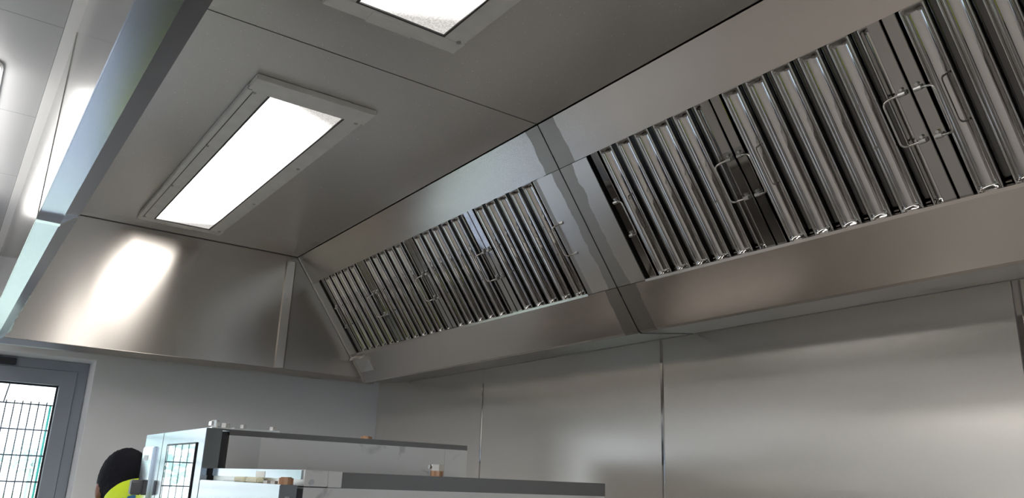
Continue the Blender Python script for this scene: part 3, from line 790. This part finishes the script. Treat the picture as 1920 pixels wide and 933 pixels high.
    for s in 'LR':
        i = len(vs); wv = Vector(P['el'+s]).lerp(Vector(P['wr'+s]), .92)
        vs += [Vector(P['sh'+s]), Vector(P['el'+s]), wv]; rs += [.088, .066, .046]; es += [(2, i), (i, i+1), (i+1, i+2)]
    jk = remesh_union([(chain([tuple(v) for v in vs], es, rs))], .010, M['hiviz'], 'jacket')
    jk.materials.append(M['silver']); jk.materials.append(M['blueband']); jk.materials.append(M['navy'])
    up = (neck-pel).normalized(); tot = (neck-pel).length
    for p in jk.polygons:
        c = p.center; q = (Vector(c)-pel).dot(up)/tot
        if .30 < q < .38: p.material_index = 1
        if P.get('band') and abs(c.y) < .17 and c.x < chest.x+.02:
            zz = c.z+(c.y+.03)*.4
            if P['band'][0] < zz < P['band'][1]: p.material_index = 2
    put('jacket', jk, t)
    vs = [pel+Vector((0, 0, .05)), pel]; rs = [(.160, .125), (.168, .132)]; es = [(0, 1)]
    for s in 'LR':
        i = len(vs); vs += [Vector(P['hip'+s]), Vector(P['kn'+s]), Vector(P['an'+s])+Vector((0, 0, .01))]; rs += [.108, .078, .062]; es += [(1, i), (i, i+1), (i+1, i+2)]
    put('trousers', remesh_union([(chain([tuple(v) for v in vs], es, rs))], .012, M['navy'], 'trousers'), t)
    for s in 'LR':
        a = Vector(P['an'+s])
        sh = [ellipsoid(a+Vector((.055, 0, -.045)), (.135, .050, .045), 16), ellipsoid(a+Vector((-.005, 0, -.01)), (.060, .052, .07), 14)]
        me = remesh_union(sh, .012, M['shoe'], 'shoe')
        for v in me.vertices: v.co.z = max(v.co.z, .0)
        put('shoe', me, t)
    return t
# worker by the end wall, head bowed, seen from behind (figure faces -X)
person((-3.33, .625, 0), math.pi, 'person in a yellow hi-vis jacket with short black hair, seen from behind by the oven', dict(
    pelvis=(.07, 0, .93), chest=(.07, 0, 1.26), neck=(.07, -.035, 1.47), head=(.15, -.012, 1.532), nod=.5, hs=1.12, collar=(-.05, -.03, .0),
    shL=(.07, .17, 1.365), shR=(.07, -.19, 1.375), elL=(.13, .25, 1.12), elR=(.13, -.21, 1.12), wrL=(.37, .17, 1.08), wrR=(.37, -.12, 1.08),
    pdL=(1, -.2, -.1), pdR=(1, .2, -.1), pnL=(0, -.3, -1), pnR=(0, .3, -1), thL=-1, thR=1,
    hipL=(.075, .095, .90), hipR=(.075, -.095, .90), knL=(.12, .11, .50), knR=(.10, -.11, .50), anL=(.08, .12, .09), anR=(.06, -.12, .09),
    band=(1.492, 1.520)))

# the photographer behind the camera, mirrored as yellow streaks in the filters
person((.52, -.36, 0), math.radians(145.2), 'person in a yellow hi-vis jacket behind the camera, mirrored as streaks in the filters', dict(
    pelvis=(0, 0, .95), chest=(.0, 0, 1.27), neck=(.02, 0, 1.47), head=(.05, 0, 1.63), nod=-.1,
    shL=(.02, .19, 1.40), shR=(.02, -.19, 1.40), elL=(.20, .25, 1.26), elR=(.20, -.25, 1.26), wrL=(.40, .12, 1.46), wrR=(.40, -.12, 1.46),
    pdL=(.5, -.3, .8), pdR=(.5, .3, .8), pnL=(.1, -1, -.3), pnR=(.1, 1, -.3), thL=1, thR=-1,
    hipL=(.0, .095, .92), hipR=(.0, -.095, .92), knL=(.04, .11, .51), knR=(.02, -.11, .51), anL=(.0, .12, .09), anR=(-.02, -.12, .09)))

# ------------------------------------------------------------------ daylight, sky and camera
w = bpy.data.worlds.new('sky'); SC.world = w; w.use_nodes = True; nt = w.node_tree; nt.nodes.clear()
out = nt.nodes.new('ShaderNodeOutputWorld'); bg = nt.nodes.new('ShaderNodeBackground')
tc = nt.nodes.new('ShaderNodeTexCoord'); sx = nt.nodes.new('ShaderNodeSeparateXYZ'); nt.links.new(tc.outputs['Generated'], sx.inputs[0])
cr = nt.nodes.new('ShaderNodeValToRGB')
cr.color_ramp.elements[0].position = .0; cr.color_ramp.elements[0].color = (.92, .96, 1.0, 1)
cr.color_ramp.elements[1].position = .6; cr.color_ramp.elements[1].color = (.50, .68, 1.0, 1)
nt.links.new(sx.outputs[2], cr.inputs[0]); nt.links.new(cr.outputs[0], bg.inputs[0]); bg.inputs[1].default_value = 2.6
nt.links.new(bg.outputs[0], out.inputs[0])
sun = bpy.data.lights.new('sun', 'SUN'); sun.energy = 7.0; sun.angle = .01; sun.color = (1, .95, .88)
so = bpy.data.objects.new('sun', sun); COL.objects.link(so); so.rotation_euler = (math.radians(-45), math.radians(14), 0)

cam = bpy.data.cameras.new('camera'); cam.sensor_width = 36; cam.sensor_fit = 'HORIZONTAL'; cam.lens = 1491.3/1920*36; cam.clip_start = .02
co = bpy.data.objects.new('camera', cam); COL.objects.link(co)
r = Vector((0.5794365, 0.8142185, 0.0360777)); d = Vector((-0.2116373, 0.1930638, -0.9580898)); f = Vector((-0.7870597, 0.5475168, 0.2841872))
m = Matrix((r, -d, -f)).transposed().to_4x4(); m.translation = (0, 0, H); co.matrix_world = m
SC.camera = co
SC.view_settings.view_transform = 'Standard'; SC.view_settings.look = 'None'; SC.view_settings.exposure = 0.38
SC.cycles.use_denoising = True; SC.cycles.max_bounces = 10; SC.cycles.glossy_bounces = 6; SC.cycles.transparent_max_bounces = 12
SC.cycles.sample_clamp_indirect = 6.0; SC.cycles.caustics_reflective = True; SC.cycles.blur_glossy = 1.0
